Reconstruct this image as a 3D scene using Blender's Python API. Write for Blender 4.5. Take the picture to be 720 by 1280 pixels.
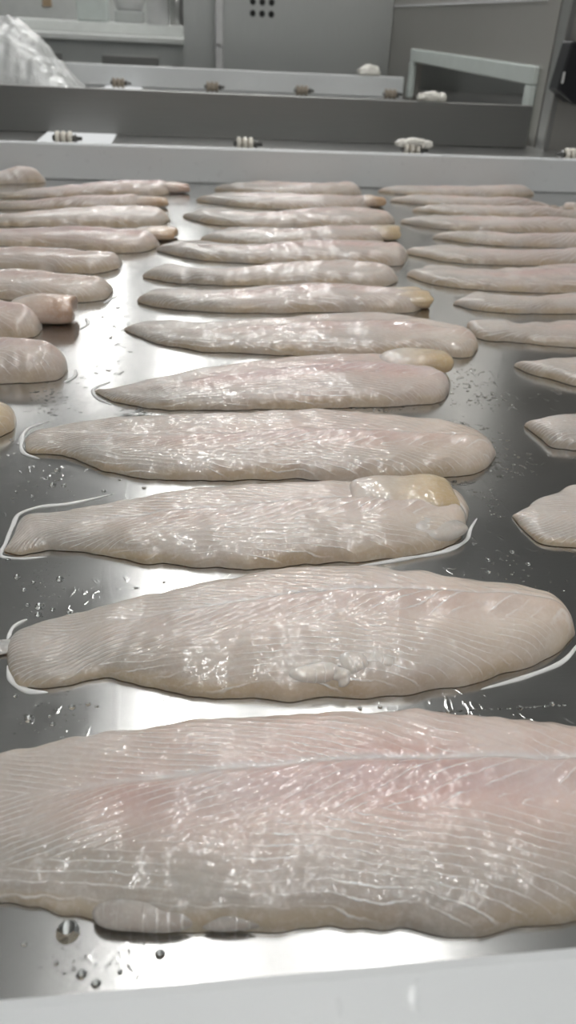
import bpy, math, random
import numpy as np
from mathutils import Vector, Matrix

for _o in list(bpy.data.objects):
    bpy.data.objects.remove(_o, do_unlink=True)
scene = bpy.context.scene
COL = scene.collection
rad = math.radians

# ------------------------------------------------------------------ camera
# table top is z = 0, X runs along the guide rails, Y goes away from the viewer
CAM_H, PITCH, YAW, ROLL, FPX = 0.235, rad(31.99), rad(7.9), rad(2.93), 980.0
_d = Vector((math.sin(YAW) * math.cos(PITCH), math.cos(YAW) * math.cos(PITCH), -math.sin(PITCH)))
_r = Vector((math.cos(YAW), -math.sin(YAW), 0.0))
_u = _r.cross(_d)
_r2 = _r * math.cos(ROLL) + _u * math.sin(ROLL)
_u2 = -_r * math.sin(ROLL) + _u * math.cos(ROLL)
cam_data = bpy.data.cameras.new('camera')
cam = bpy.data.objects.new('camera', cam_data)
COL.objects.link(cam)
m = Matrix((_r2, _u2, -_d)).transposed().to_4x4()
m.translation = Vector((0, 0, CAM_H))
cam.matrix_world = m
cam_data.sensor_fit = 'HORIZONTAL'
cam_data.sensor_width = 36.0
cam_data.lens = FPX / 720.0 * 36.0
cam_data.clip_start = 0.01
cam_data.dof.use_dof = True
cam_data.dof.focus_distance = 0.40
cam_data.dof.aperture_fstop = 24.0
scene.camera = cam

# ------------------------------------------------------------------ world, exposure
world = bpy.data.worlds.new('world')
scene.world = world
world.use_nodes = True
world.node_tree.nodes['Background'].inputs[0].default_value = (0.5, 0.52, 0.53, 1)
world.node_tree.nodes['Background'].inputs[1].default_value = 0.05
scene.view_settings.view_transform = 'Standard'
scene.view_settings.look = 'None'
scene.view_settings.gamma = 1.0
scene.view_settings.use_curve_mapping = False
scene.view_settings.exposure = 0.0
scene.cycles.use_denoising = True
scene.cycles.max_bounces = 8
scene.cycles.diffuse_bounces = 4
scene.cycles.glossy_bounces = 4
scene.cycles.sample_clamp_indirect = 6.0
LAMP = 27.0           # radiance of the bright lamp bars
PANEL = 0.55          # radiance of the diffuser around them
H_CEIL = 1.60         # ceiling above the table top
H_FLOOR = -0.90

# ------------------------------------------------------------------ material helpers
class NT:
    def __init__(self, name):
        self.mat = bpy.data.materials.new(name)
        self.mat.use_nodes = True
        self.t = self.mat.node_tree
        self.t.nodes.clear()
        self.out = self.t.nodes.new('ShaderNodeOutputMaterial')
    def n(self, kind, ins=None, **props):
        nd = self.t.nodes.new('ShaderNode' + kind)
        for k, v in props.items():
            setattr(nd, k, v)
        for k, v in (ins or {}).items():
            self.set(nd, k, v)
        return nd
    def set(self, nd, k, v):
        s = nd.inputs[k]
        if isinstance(v, bpy.types.NodeSocket):
            self.t.links.new(v, s)
        else:
            if hasattr(s, 'default_value') and isinstance(v, tuple) and len(v) == 3 and s.type == 'RGBA':
                v = v + (1,)
            s.default_value = v
    def math(self, op, a, b=0.0, c=0.0, clamp=False):
        nd = self.n('Math', {0: a, 1: b, 2: c}, operation=op, use_clamp=clamp)
        return nd.outputs[0]
    def smooth(self, v, lo, hi, a=0.0, b=1.0):
        nd = self.n('MapRange', {0: v, 1: lo, 2: hi, 3: a, 4: b}, interpolation_type='SMOOTHSTEP')
        return nd.outputs[0]
    def noise(self, vec, scale, detail=2.0, rough=0.5, dist=0.0):
        nd = self.n('TexNoise', {'Scale': scale, 'Detail': detail, 'Roughness': rough, 'Distortion': dist})
        if vec is not None:
            self.set(nd, 'Vector', vec)
        return nd.outputs[0]
    def coord(self, kind='Object', scale=None):
        o = self.n('TexCoord').outputs[kind]
        if scale:
            o = self.n('Mapping', {0: o, 3: scale}).outputs[0]
        return o
    def mix(self, fac, a, b, blend='MIX'):
        nd = self.n('Mix', data_type='RGBA', blend_type=blend)
        self.set(nd, 0, fac); self.set(nd, 6, a); self.set(nd, 7, b)
        return nd.outputs[2]
    def bump(self, h, strength=0.5, dist=0.001, normal=None):
        nd = self.n('Bump', {'Height': h, 'Strength': strength, 'Distance': dist})
        if normal is not None:
            self.set(nd, 'Normal', normal)
        return nd.outputs[0]
    def principled(self, **ins):
        nd = self.n('BsdfPrincipled')
        for k, v in ins.items():
            self.set(nd, k.replace('_', ' '), v)
        self.t.links.new(nd.outputs[0], self.out.inputs[0])
        return self.mat

def plain(name, color, rough=0.5, metallic=0.0, noise_scale=30.0, var=0.08, bump=0.0, **kw):
    t = NT(name)
    nz = t.noise(t.coord(), noise_scale, 3.0)
    lo = tuple(max(0, c * (1 - var)) for c in color)
    hi = tuple(min(1, c * (1 + var)) for c in color)
    args = dict(Base_Color=t.mix(nz, lo, hi), Roughness=rough, Metallic=metallic)
    if bump:
        args['Normal'] = t.bump(nz, bump, 0.002)
    args.update(kw)
    return t.principled(**args)

def steel(name, base=0.55, rough=0.25, tint=(1, 1, 0.98), stretch=(1, 60, 60), bump=0.05):
    t = NT(name)
    co = t.coord('Object', stretch)
    nz = t.noise(co, 12.0, 4.0, 0.6)
    big = t.noise(t.coord(), 5.0, 2.0)
    c0 = tuple(base * 0.88 * k for k in tint); c1 = tuple(base * 1.08 * k for k in tint)
    r = t.math('ADD', t.math('MULTIPLY', big, 0.10), rough - 0.05)
    r = t.math('ADD', r, t.math('MULTIPLY', nz, 0.06))
    return t.principled(Base_Color=t.mix(nz, c0, c1), Metallic=1.0, Roughness=r, Normal=t.bump(nz, bump, 0.0005))

def emitter(name, color, strength):
    t = NT(name)
    nz = t.noise(t.coord(), 3.0, 1.0)
    e = t.n('Emission', {0: t.mix(nz, color, tuple(min(1, c * 1.02) for c in color)), 1: strength})
    t.t.links.new(e.outputs[0], t.out.inputs[0])
    return t.mat

M = {}
def table_steel():
    t = NT('wet_table_steel')
    co = t.coord()
    grain = t.noise(t.coord('Object', (6, 160, 60)), 8.0, 3.0, 0.6)
    speck = t.noise(co, 900.0, 2.0, 0.6)
    wet = t.noise(co, 14.0, 3.0, 0.55, 0.6)                      # wet patches
    wetm = t.smooth(wet, 0.50, 0.66)
    drip = t.noise(t.coord('Object', (1, 0.7, 1)), 130.0, 2.0, 0.5, 1.2)
    dripm = t.math('MULTIPLY', t.smooth(drip, 0.60, 0.72), wetm)
    h = t.math('ADD', t.math('MULTIPLY', grain, 0.05), t.math('MULTIPLY', speck, 0.05))
    h = t.math('ADD', h, t.math('MULTIPLY', dripm, 0.8))
    r = t.math('SUBTRACT', 0.21, t.math('MULTIPLY', wetm, 0.04))
    # thin scratches
    scr = t.n('TexWave', {0: t.coord('Object', (1.0, 0.35, 1)), 'Scale': 9.0, 'Distortion': 14.0, 'Detail': 2.0, 'Detail Scale': 0.6})
    sl = t.smooth(scr.outputs[1], 0.985, 1.0)
    h = t.math('ADD', h, t.math('MULTIPLY', sl, 0.03))
    col = t.mix(grain, (0.56, 0.56, 0.55), (0.64, 0.64, 0.63))
    return t.principled(Base_Color=col, Metallic=1.0, Roughness=r, Normal=t.bump(h, 0.35, 0.0006))
M['table'] = table_steel()
M['steel'] = steel('brushed_steel', 0.5, 0.30)
M['steel_dark'] = steel('dull_grey_steel', 0.30, 0.42, (1, 1, 0.97))
M['steel_warm'] = steel('warm_grey_steel', 0.58, 0.42, (1.0, 0.97, 0.92), (60, 60, 1))
M['steel_panel'] = steel('panel_steel', 0.55, 0.45, (0.97, 1.0, 0.98), (60, 60, 1))

def white_plastic():
    t = NT('white_cutting_plastic')
    co = t.coord()
    big = t.noise(co, 9.0, 3.0)
    fine = t.noise(co, 260.0, 3.0, 0.6)
    drops = t.smooth(t.noise(co, 90.0, 2.0, 0.5, 0.8), 0.62, 0.72)
    col = t.mix(big, (0.63, 0.65, 0.655), (0.69, 0.705, 0.71))
    h = t.math('ADD', t.math('MULTIPLY', fine, 0.3), t.math('MULTIPLY', drops, 0.6))
    return t.principled(Base_Color=col, Roughness=t.math('SUBTRACT', 0.42, t.math('MULTIPLY', drops, 0.3)),
                        Normal=t.bump(h, 0.2, 0.0008), Subsurface_Weight=0.1, Subsurface_Radius=(1.0, 1.0, 1.0), Subsurface_Scale=0.004)
M['plastic'] = white_plastic()
M['plastic_green'] = plain('pale_green_plastic', (0.55, 0.60, 0.575), 0.45)
M['black'] = plain('black_rubber', (0.012, 0.012, 0.015), 0.38)
M['ring'] = plain('cream_plastic', (0.78, 0.74, 0.66), 0.4)
M['ring_dark'] = plain('dirty_brown_plastic', (0.30, 0.26, 0.21), 0.5)
M['rod'] = steel('bolt_steel', 0.30, 0.30)
M['scrap'] = plain('white_fish_scrap', (0.82, 0.80, 0.74), 0.35, 0, 150.0, 0.2, 0.9)
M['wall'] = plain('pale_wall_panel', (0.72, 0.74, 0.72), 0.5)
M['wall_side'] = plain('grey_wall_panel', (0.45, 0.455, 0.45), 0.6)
M['ceiling'] = plain('grey_ceiling', (0.50, 0.505, 0.50), 0.8)
M['floor'] = plain('wet_grey_floor', (0.30, 0.30, 0.295), 0.4)
M['housing'] = plain('lamp_housing_white', (0.6, 0.6, 0.6), 0.4)
M['lamp'] = emitter('lamp_tube_glow', (1.0, 0.99, 0.965), LAMP)
M['panel'] = emitter('lamp_diffuser_glow', (1.0, 0.99, 0.965), PANEL)
M['glint'] = emitter('painted_glare', (0.97, 1.0, 1.0), 0.75)  # glow painted for overexposed spots on the steel, no lamp
M['tan'] = plain('tan_label', (0.45, 0.34, 0.22), 0.6)
M['hole'] = plain('dark_hole', (0.02, 0.02, 0.02), 0.8)

def water():
    t = NT('clear_water')
    nz = t.noise(t.coord(), 300.0, 1.0)
    return t.principled(Base_Color=(0.98, 1.0, 1.0), Roughness=0.02, IOR=1.33, Transmission_Weight=1.0, Normal=t.bump(nz, 0.05, 0.0005))
M['water'] = water()
def film(name, col, dens):
    # thin water: clear body with a mirror-like skin
    t = NT(name)
    nz = t.noise(t.coord(), 400.0, 1.0)
    fr = t.n('Fresnel', {0: 1.33})
    gl = t.n('BsdfGlossy', {0: (1, 1, 1), 'Roughness': 0.03, 'Normal': t.bump(nz, 0.1, 0.0005)})
    tr = t.n('BsdfTransparent', {0: (0.97, 0.98, 0.98)})
    df = t.n('BsdfDiffuse', {0: col})
    a = t.n('MixShader', {0: dens, 1: tr.outputs[0], 2: df.outputs[0]})
    b = t.n('MixShader', {0: fr.outputs[0], 1: a.outputs[0], 2: gl.outputs[0]})
    t.t.links.new(b.outputs[0], t.out.inputs[0])
    return t.mat
M['spray'] = film('fine_water_beads', (0.8, 0.8, 0.8), 0.02)
M['milky'] = film('white_rim_water', (0.93, 0.93, 0.92), 0.75)  # bright look of the water rims put into white diffuse colour

def flesh():
    t = NT('raw_fish_flesh')
    at = lambda nm: t.n('Attribute', attribute_name=nm)
    base = at('flesh').outputs['Color']
    phase = at('phase').outputs['Fac']
    amt = at('lines').outputs['Fac']
    co = t.coord()
    n1 = t.noise(co, 70.0, 4.0, 0.6)
    n0 = t.noise(co, 24.0, 2.0, 0.5)
    n2 = t.noise(co, 420.0, 3.0, 0.6)
    n3 = t.noise(co, 260.0, 0.5, 0.5, 0.8)
    wob = t.math('ADD', phase, t.math('MULTIPLY', t.math('SUBTRACT', n1, 0.5), 0.9))
    fr = t.math('FRACT', wob)
    dist = t.math('ABSOLUTE', t.math('SUBTRACT', fr, 0.5))
    line = t.smooth(dist, 0.02, 0.12, 1.0, 0.0)
    patch = t.smooth(n1, 0.36, 0.62)
    lineamt = t.math('MULTIPLY', t.math('MULTIPLY', line, amt), t.math('MULTIPLY', patch, t.smooth(n0, 0.30, 0.58, 0.25, 1.0)))
    col = t.mix(t.math('MULTIPLY', t.smooth(n1, 0.35, 0.65), 0.42), base, t.mix(1.0, base, (0.80, 0.73, 0.68), 'MULTIPLY'))
    col = t.mix(t.math('MULTIPLY', t.smooth(n2, 0.45, 0.7), 0.18), col, (0.78, 0.76, 0.75))
    col = t.mix(t.math('MULTIPLY', lineamt, 0.85), col, (0.84, 0.84, 0.83))
    h = t.math('MULTIPLY', lineamt, 0.5)
    h = t.math('ADD', h, t.math('MULTIPLY', n2, 0.18))
    h = t.math('ADD', h, t.math('MULTIPLY', n1, 0.7))
    nrm = t.bump(h, 0.55, 0.0012)
    sq = t.smooth(n3, 0.50, 0.64)                                  # beads of water on the flesh
    n4 = t.noise(co, 95.0, 1.0, 0.5, 0.7)
    hc = t.math('ADD', t.math('MULTIPLY', n4, 0.5), t.math('MULTIPLY', t.math('MULTIPLY', n3, t.smooth(n1, 0.38, 0.58, 0.15, 1.0)), 0.30))
    hc = t.math('ADD', hc, t.math('MULTIPLY', lineamt, 0.08))
    nrc = t.bump(hc, 1.0, 0.0010)
    return t.principled(Base_Color=col, Roughness=0.32, Normal=nrm, Specular_IOR_Level=0.12,
                        Subsurface_Weight=0.35, Subsurface_Radius=(1.0, 0.72, 0.55), Subsurface_Scale=0.006,
                        Coat_Weight=0.72, Coat_Roughness=0.02, Coat_IOR=1.5, Coat_Normal=nrc)
M['flesh'] = flesh()

def bag_mat():
    t = NT('milky_plastic_film')
    nz = t.noise(t.coord(), 25.0, 4.0, 0.6, 0.8)
    return t.principled(Base_Color=t.mix(nz, (0.62, 0.64, 0.63), (0.8, 0.81, 0.8)), Roughness=0.25, Transmission_Weight=0.15,
                        Normal=t.bump(nz, 0.6, 0.01), Coat_Weight=0.5)
M['bag'] = bag_mat()

# ------------------------------------------------------------------ mesh helpers
def mesh_obj(name, verts, faces, mat, parent=None, smooth=False):
    me = bpy.data.meshes.new(name)
    me.from_pydata([tuple(v) for v in verts], [], faces)
    me.update()
    if smooth:
        me.polygons.foreach_set('use_smooth', [True] * len(me.polygons))
    me.materials.append(mat)
    o = bpy.data.objects.new(name, me)
    COL.objects.link(o)
    if parent is not None:
        o.parent = parent
    return o

def empty(name, loc=(0, 0, 0)):
    o = bpy.data.objects.new(name, None)
    o.empty_display_size = 0.02
    COL.objects.link(o)
    o.location = loc
    return o

def tag(o, label=None, cat=None, group=None, kind=None):
    if label: o['label'] = label
    if cat: o['category'] = cat
    if group: o['group'] = group
    if kind: o['kind'] = kind
    return o

def bevel(o, width=0.002, seg=2):
    md = o.modifiers.new('bevel', 'BEVEL')
    md.width = width; md.segments = seg; md.limit_method = 'ANGLE'
    return o

class Geo:
    """collects boxes, lathes and prisms for ONE mesh"""
    def __init__(self):
        self.v = []; self.f = []
    def add(self, vs, fs):
        b = len(self.v)
        self.v += [tuple(v) for v in vs]
        self.f += [tuple(i + b for i in f) for f in fs]
        return self
    def box(self, x0, x1, y0, y1, z0, z1):
        vs = [(x0, y0, z0), (x1, y0, z0), (x1, y1, z0), (x0, y1, z0), (x0, y0, z1), (x1, y0, z1), (x1, y1, z1), (x0, y1, z1)]
        return self.add(vs, [(0, 3, 2, 1), (4, 5, 6, 7), (0, 1, 5, 4), (1, 2, 6, 5), (2, 3, 7, 6), (3, 0, 4, 7)])
    def lathe(self, prof, axis='z', seg=20, at=(0, 0, 0)):
        vs = []
        for r, h in prof:
            for k in range(seg):
                a = 2 * math.pi * k / seg
                p, q = r * math.cos(a), r * math.sin(a)
                vs.append({'z': (p, q, h), 'x': (h, p, q), 'y': (q, h, p)}[axis])
        vs = [(x + at[0], y + at[1], z + at[2]) for x, y, z in vs]
        fs = []
        for i in range(len(prof) - 1):
            for k in range(seg):
                k2 = (k + 1) % seg
                fs.append((i * seg + k, i * seg + k2, (i + 1) * seg + k2, (i + 1) * seg + k))
        fs.append(tuple(range(seg))[::-1]); n = (len(prof) - 1) * seg
        fs.append(tuple(range(n, n + seg)))
        return self.add(vs, fs)
    def prism_x(self, yz, x0, x1):
        n = len(yz)
        vs = [(x0, y, z) for y, z in yz] + [(x1, y, z) for y, z in yz]
        fs = [tuple(range(n))[::-1], tuple(range(n, 2 * n))] + [(i, (i + 1) % n, n + (i + 1) % n, n + i) for i in range(n)]
        return self.add(vs, fs)
    def prism_z(self, xy, z0, z1):
        n = len(xy)
        vs = [(x, y, z0) for x, y in xy] + [(x, y, z1) for x, y in xy]
        fs = [tuple(range(n))[::-1], tuple(range(n, 2 * n))] + [(i, (i + 1) % n, n + (i + 1) % n, n + i) for i in range(n)]
        return self.add(vs, fs)
    def obj(self, name, mat, parent=None, smooth=False, bev=0.0):
        o = mesh_obj(name, self.v, self.f, mat, parent, smooth)
        if bev:
            bevel(o, bev)
        return o

def sines(seed, n, wl0, wl1):
    """smooth pseudo noise in the plane, about -1..1, wavelengths in metres"""
    r = np.random.RandomState(seed)
    ks = []
    for _ in range(n):
        wl = wl0 * (wl1 / wl0) ** r.rand(); a = r.rand() * 2 * math.pi
        ks.append((math.cos(a) * 2 * math.pi / wl, math.sin(a) * 2 * math.pi / wl, r.rand() * 6.283))
    def f(x, y):
        s = 0
        for kx, ky, ph in ks:
            s = s + np.sin(kx * x + ky * y + ph)
        return s / math.sqrt(n) * 0.8
    return f

# ================================================================== the room
def struct(o):
    o['kind'] = 'structure'; return o
RX0, RX1, RY0, RY1 = -3.2, 3.4, -2.6, 8.6
struct(Geo().box(RX0, RX1, RY0, RY1, H_FLOOR - 0.1, H_FLOOR).obj('floor', M['floor']))
struct(Geo().box(RX0, RX1, RY0, RY1, H_CEIL + 0.06, H_CEIL + 0.16).obj('ceiling', M['ceiling']))
struct(Geo().box(RX0 - 0.1, RX0, RY0, RY1, H_FLOOR, H_CEIL + 0.06).obj('wall_left', M['wall_side']))
struct(Geo().box(RX1, RX1 + 0.1, RY0, RY1, H_FLOOR, H_CEIL + 0.06).obj('wall_right', M['wall_side']))
struct(Geo().box(RX0, RX1, RY1, RY1 + 0.1, H_FLOOR, H_CEIL + 0.06).obj('wall_back', M['wall']))
struct(Geo().box(RX0, RX1, RY0 - 0.1, RY0, H_FLOOR, H_CEIL + 0.06).obj('wall_front', M['wall_side']))

# ceiling lamps: one long row of wide diffuser lamps runs over the table
def ceiling_lamp(x0, x1, y0, y1, label):
    e = empty('ceiling_lamp', ((x0 + x1) / 2, (y0 + y1) / 2, H_CEIL))
    tag(e, label, 'lamp', 'ceiling lamps')
    w, l = (x1 - x0) / 2, (y1 - y0) / 2
    Geo().box(-w - 0.02, w + 0.02, -l - 0.02, l + 0.02, 0.012, 0.06).obj('housing', M['housing'], e)
    Geo().box(-w, w, -l, l, 0.0, 0.0119).obj('diffuser', M['panel'], e)
    for s in (-0.5, 0.5):
        Geo().box(s * w - 0.02, s * w + 0.02, -l + 0.01, l - 0.01, -0.012, -0.0001).obj('lamp_bar', M['lamp'], e)
for i, (y0, y1) in enumerate([(-1.9, -0.7), (-0.65, 0.55), (0.60, 1.80), (1.85, 3.05), (3.10, 4.30), (4.35, 5.55), (5.60, 6.80)]):
    ceiling_lamp(-0.29, 0.62, y0, y1, 'wide white ceiling lamp in the row above the table, number %s from the viewer' % ['one behind', 'two behind', 'one', 'two', 'three', 'four', 'five'][i])

ceiling_lamp(-1.30, -0.36, 4.35, 5.55, 'wide white added ceiling lamp left of the long row, nearer one')  # two unseen lamps added to brighten the far end of the table
ceiling_lamp(-1.30, -0.36, 5.60, 6.80, 'wide white added ceiling lamp left of the long row, farther one')

# ================================================================== the sorting table
tb = empty('sorting_table', (0, 0, H_FLOOR))
tag(tb, 'long wet stainless steel sorting table under the fish fillets', 'table')
g = Geo(); g.box(-1.6, 1.6, 0.02, 1.425, -0.003, 0.0)
o = g.obj('table_top', M['table'], tb); o.location.z = -H_FLOOR
for x in (-1.5, 1.5):
    for y in (0.1, 1.3):
        g = Geo().box(x - 0.025, x + 0.025, y - 0.025, y + 0.025, 0.0, -H_FLOOR - 0.0035)
        g.obj('leg', M['steel'], tb)

def guide_rail(y0, y1, x0, x1, h, z, label, bev):
    g = Geo().box(x0, x1, 0, y1 - y0, 0, h)
    o = g.obj('guide_rail', M['plastic'], None, False, bev)
    o.location = (0, y0, z)
    return tag(o, label, 'guide rail', 'white plastic guide rails')
guide_rail(0.060, 0.0965, -1.5, 1.5, 0.050, 0.0, 'near white plastic guide rail along the front edge of the table', 0.004)
guide_rail(1.407, 1.425, -1.5, 0.95, 0.0545, 0.0, 'long white plastic guide rail along the far edge of the table, behind the fillets', 0.003)
guide_rail(2.67, 2.69, -1.5, 0.66, 0.056, 0.0505, 'hazy white plastic guide rail of the second conveyor, in front of the back panel', 0.003)

# ledge behind the far rail and the steel beam (side of the second conveyor)
o = Geo().box(-1.5, 1.6, 0.0, 0.23, 0, 0.004).obj('steel_ledge', M['steel']); o.location = (0, 1.4255, 0.041)
tag(o, 'narrow steel ledge between the far white rail and the dark beam', 'ledge')
o = Geo().box(-1.5, 0.655, 0, 0.012, 0, 0.074).obj('steel_beam', M['steel_dark'], None, False, 0.0015); o.location = (0, 1.612, 0.0455)
tag(o, 'dark grey horizontal steel beam beyond the far white rail', 'beam')
o = Geo().box(-1.5, 0.655, 0, 1.03, 0, 0.005).obj('second_conveyor', M['steel']); o.location = (0, 1.657, 0.045)
tag(o, 'steel conveyor surface behind the dark beam', 'conveyor')
# added glowing strips standing in for two overexposed bright spots on the steel
o = Geo().box(-0.252, -0.130, 0, 0.136, 0, 0.0012).obj('glare_strip', M['glint']); o.location = (0, 1.475, 0.0456)
tag(o, 'added glowing white strip painting a bright spot on the ledge below the dark beam', 'painted glare', 'painted bright spots')
o = Geo().box(-0.235, -0.13, 0, 0.08, 0, 0.0012).obj('glare_strip', M['glint']); o.location = (0, 2.585, 0.0508)
tag(o, 'small added glowing strip painting a bright spot below the hazy second rail', 'painted glare', 'painted bright spots')

# spacer bolts: threaded rod with cream rings
def spacer_bolt(x, y, z, label, s=1.0, flip=1, dark=False, group='spacer bolts along the rail'):
    e = empty('spacer_bolt', (x, y, z))
    tag(e, label, 'bolt', group)
    prof = [(0.0025 * s, -0.019 * s), (0.0040 * s, -0.018 * s), (0.0040 * s, 0.011 * s), (0.0058 * s, 0.0112 * s), (0.0058 * s, 0.0135 * s), (0.0030 * s, 0.0137 * s), (0.0022 * s, 0.021 * s)]
    Geo().lathe([(r, flip * h) for r, h in prof], 'x', 16).obj('rod', M['rod'], e, True)
    for k in range(3):
        c = (-0.012 + 0.0085 * k) * s * flip
        w = 0.0030 * s
        R = 0.0092 * s
        ring = Geo().lathe([(R * 0.8, c - w), (R, c - w * 0.7), (R, c + w * 0.7), (R * 0.8, c + w)], 'x', 20).obj('ring', M['ring_dark'] if dark else M['ring'], e, True)
        if k < 2:
            c2 = c + 0.00425 * s * flip
            Geo().lathe([(R * 0.74, c2 - 0.0013 * s), (R * 0.74, c2 + 0.0013 * s)], 'x', 16).obj('washer', M['ring_dark'], e, True)
    return e
ZB = 0.0452 + 0.0094 * 1.2
spacer_bolt(-0.198, 1.452, ZB, 'cream ringed spacer bolt behind the far rail, leftmost, before the bright strip', 1.2)
spacer_bolt(0.100, 1.452, ZB, 'cream ringed spacer bolt behind the far rail, second from the left', 1.2)
spacer_bolt(0.389, 1.452, ZB, 'cream ringed spacer bolt under a white scrap, third from the left', 1.2)
spacer_bolt(0.674, 1.452, ZB, 'cream ringed spacer bolt behind the far rail, rightmost beside the steel pillar', 1.2, -1)
for x, l in ((-0.452, 'leftmost, in front of the plastic bag'), (-0.189, 'beside the small bright strip'), (0.080, 'third from the left'), (0.343, 'fourth from the left'), (0.610, 'rightmost')):
    spacer_bolt(x, 2.60, 0.0505 + 0.0140, 'dark blurred spacer bolt on the second conveyor, ' + l, 1.5, 1, True, 'spacer bolts on the second conveyor')

# lumps of fish scrap
def lump(name, c, r, seed, mat, label=None, cat=None, parent=None, flat=0.0, group=None):
    f = sines(seed, 7, r[0] * 0.7, r[0] * 2.2)
    nu, nv = 26, 18
    vs, fs = [], []
    for j in range(nv + 1):
        ph = math.pi * j / nv
        for i in range(nu):
            th = 2 * math.pi * i / nu
            n = 1 + 0.16 * float(f(math.cos(th) * math.sin(ph) * r[0] + r[0], math.sin(th) * r[0] + math.cos(ph) * r[0]))
            x, y, z = math.cos(th) * math.sin(ph) * r[0] * n, math.sin(th) * math.sin(ph) * r[1] * n, math.cos(ph) * r[2] * n
            vs.append((x, y, max(z, -flat) if flat else z))
    for j in range(nv):
        for i in range(nu):
            i2 = (i + 1) % nu
            fs.append((j * nu + i, (j + 1) * nu + i, (j + 1) * nu + i2, j * nu + i2))
    o = mesh_obj(name, vs, fs, mat, parent, True)
    o.location = c
    if label: tag(o, label, cat, group)
    return o
e = empty('fish_scrap', (0.389, 1.452, 0.066)); tag(e, 'white rag of fish scrap lying on the third spacer bolt', 'fish scrap', 'bits of fish scrap')
lump('scrap_middle', (0, 0, 0.003), (0.022, 0.010, 0.006), 3, M['scrap'], parent=e)
lump('scrap_end', (-0.021, 0, 0.000), (0.012, 0.009, 0.007), 4, M['scrap'], parent=e)
lump('scrap_end', (0.021, 0, -0.001), (0.012, 0.009, 0.007), 5, M['scrap'], parent=e)

e = empty('fish_scrap', (0.455, 1.618, 0.1195)); tag(e, 'cream lump of fish scrap on the top edge of the dark beam', 'fish scrap', 'bits of fish scrap')
lump('scrap_middle', (0, 0, 0.008), (0.020, 0.009, 0.009), 6, M['scrap'], parent=e)
lump('scrap_end', (0.020, 0, 0.007), (0.011, 0.008, 0.008), 7, M['scrap'], parent=e)
lump('scrap_end', (-0.018, 0, 0.006), (0.010, 0.008, 0.007), 8, M['scrap'], parent=e)
lump('fish_scrap', (0.552, 2.68, 0.1175), (0.036, 0.014, 0.016), 9, M['scrap'], 'pale lump of fish scrap on top of the hazy second rail', 'fish scrap', None, 0.010, 'bits of fish scrap')

# ---------------------------------------------------------------- enclosure behind the conveyors
# side wall with a hatch opening
WX = 0.682
g = Geo()
g.box(WX, WX + 0.03, 1.64, 3.02, 0.184, 0.75)
g.box(WX, WX + 0.03, 1.64, 3.02, -0.9, 0.044)
g.box(WX, WX + 0.03, 1.64, 1.682, 0.044, 0.184)
g.box(WX, WX + 0.03, 2.672, 3.02, 0.044, 0.184)
o = struct(g.obj('wall_enclosure_side', M['steel_warm']))
o = Geo().box(WX - 0.004, WX, 1.7, 3.0, 0.290, 0.296).obj('trim_1', M['housing']); struct(o)
e = empty('hatch_frame', (WX, 2.17, 0.05)); tag(e, 'pale greenish white hatch frame on the steel side wall', 'frame')
Geo().box(-0.012, 0.0, -0.49, 0.50, 0.100, 0.133).obj('top_bar', M['plastic_green'], e, False, 0.003)
Geo().box(-0.012, 0.0, -0.49, -0.455, 0.004, 0.0995).obj('side_post', M['plastic_green'], e, False, 0.003)
Geo().box(-0.012, 0.0, 0.455, 0.50, 0.004, 0.0995).obj('side_post', M['plastic_green'], e, False, 0.003)
# dark tunnel behind the hatch
e = empty('side_tunnel', (0.72, 2.2, 0.05)); tag(e, 'dark steel tunnel seen through the pale hatch frame', 'tunnel')
Geo().box(0, 0.8, -0.55, 0.9, -0.01, 0.0).obj('tunnel_floor', M['steel_dark'], e)
Geo().box(0.8, 0.82, -0.55, 0.9, 0.0, 0.16).obj('tunnel_wall', M['steel_panel'], e)
Geo().box(0, 0.8, 0.9, 0.92, 0.0, 0.16).obj('tunnel_wall', M['steel_panel'], e)
for k in range(3):
    Geo().box(0.02, 0.05, -0.44 + 0.16 * k, -0.33 + 0.16 * k, 0.001, 0.014).obj('slot_bar', M['hole'], e)
lump('fish_scrap', (0.705, 2.03, 0.056), (0.012, 0.016, 0.012), 11, M['scrap'], 'small white bit of scrap in the hatch opening', 'fish scrap', None, 0.006, 'bits of fish scrap')

# back panel with six holes
e = empty('back_panel', (0.12, 3.0, 0.0)); tag(e, 'tall grey steel back panel with six small holes', 'panel')
Geo().box(0, 0.56, 0, 0.02, -0.9, 0.75).obj('sheet', M['steel_panel'], e)
for i in range(3):
    for j in range(2):
        Geo().lathe([(0.0095, -0.0030), (0.0095, -0.0002)], 'y', 14, (0.098 + 0.030 * i, 0, 0.285 - 0.032 * j)).obj('hole', M['hole'], e)
e = empty('steel_post', (0.108, 2.955, H_FLOOR)); tag(e, 'slim bright steel post at the left end of the back panel', 'post')
Geo().box(-0.012, 0.012, -0.012, 0.012, 0, 1.6).obj('tube', M['housing'], e, False, 0.003)
Geo().lathe([(0.008, -0.02), (0.008, -0.0121)], 'y', 12, (0.03 - 0.03, 0, 1.07)).obj('knob', M['housing'], e)
o = Geo().box(0.0, 0.12, 0, 0.02, -0.9, 0.75).obj('side_sheet', M['steel_panel']); o.location = (-0.005, 3.05, 0)
tag(o, 'narrow grey sheet left of the slim post', 'panel')

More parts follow.
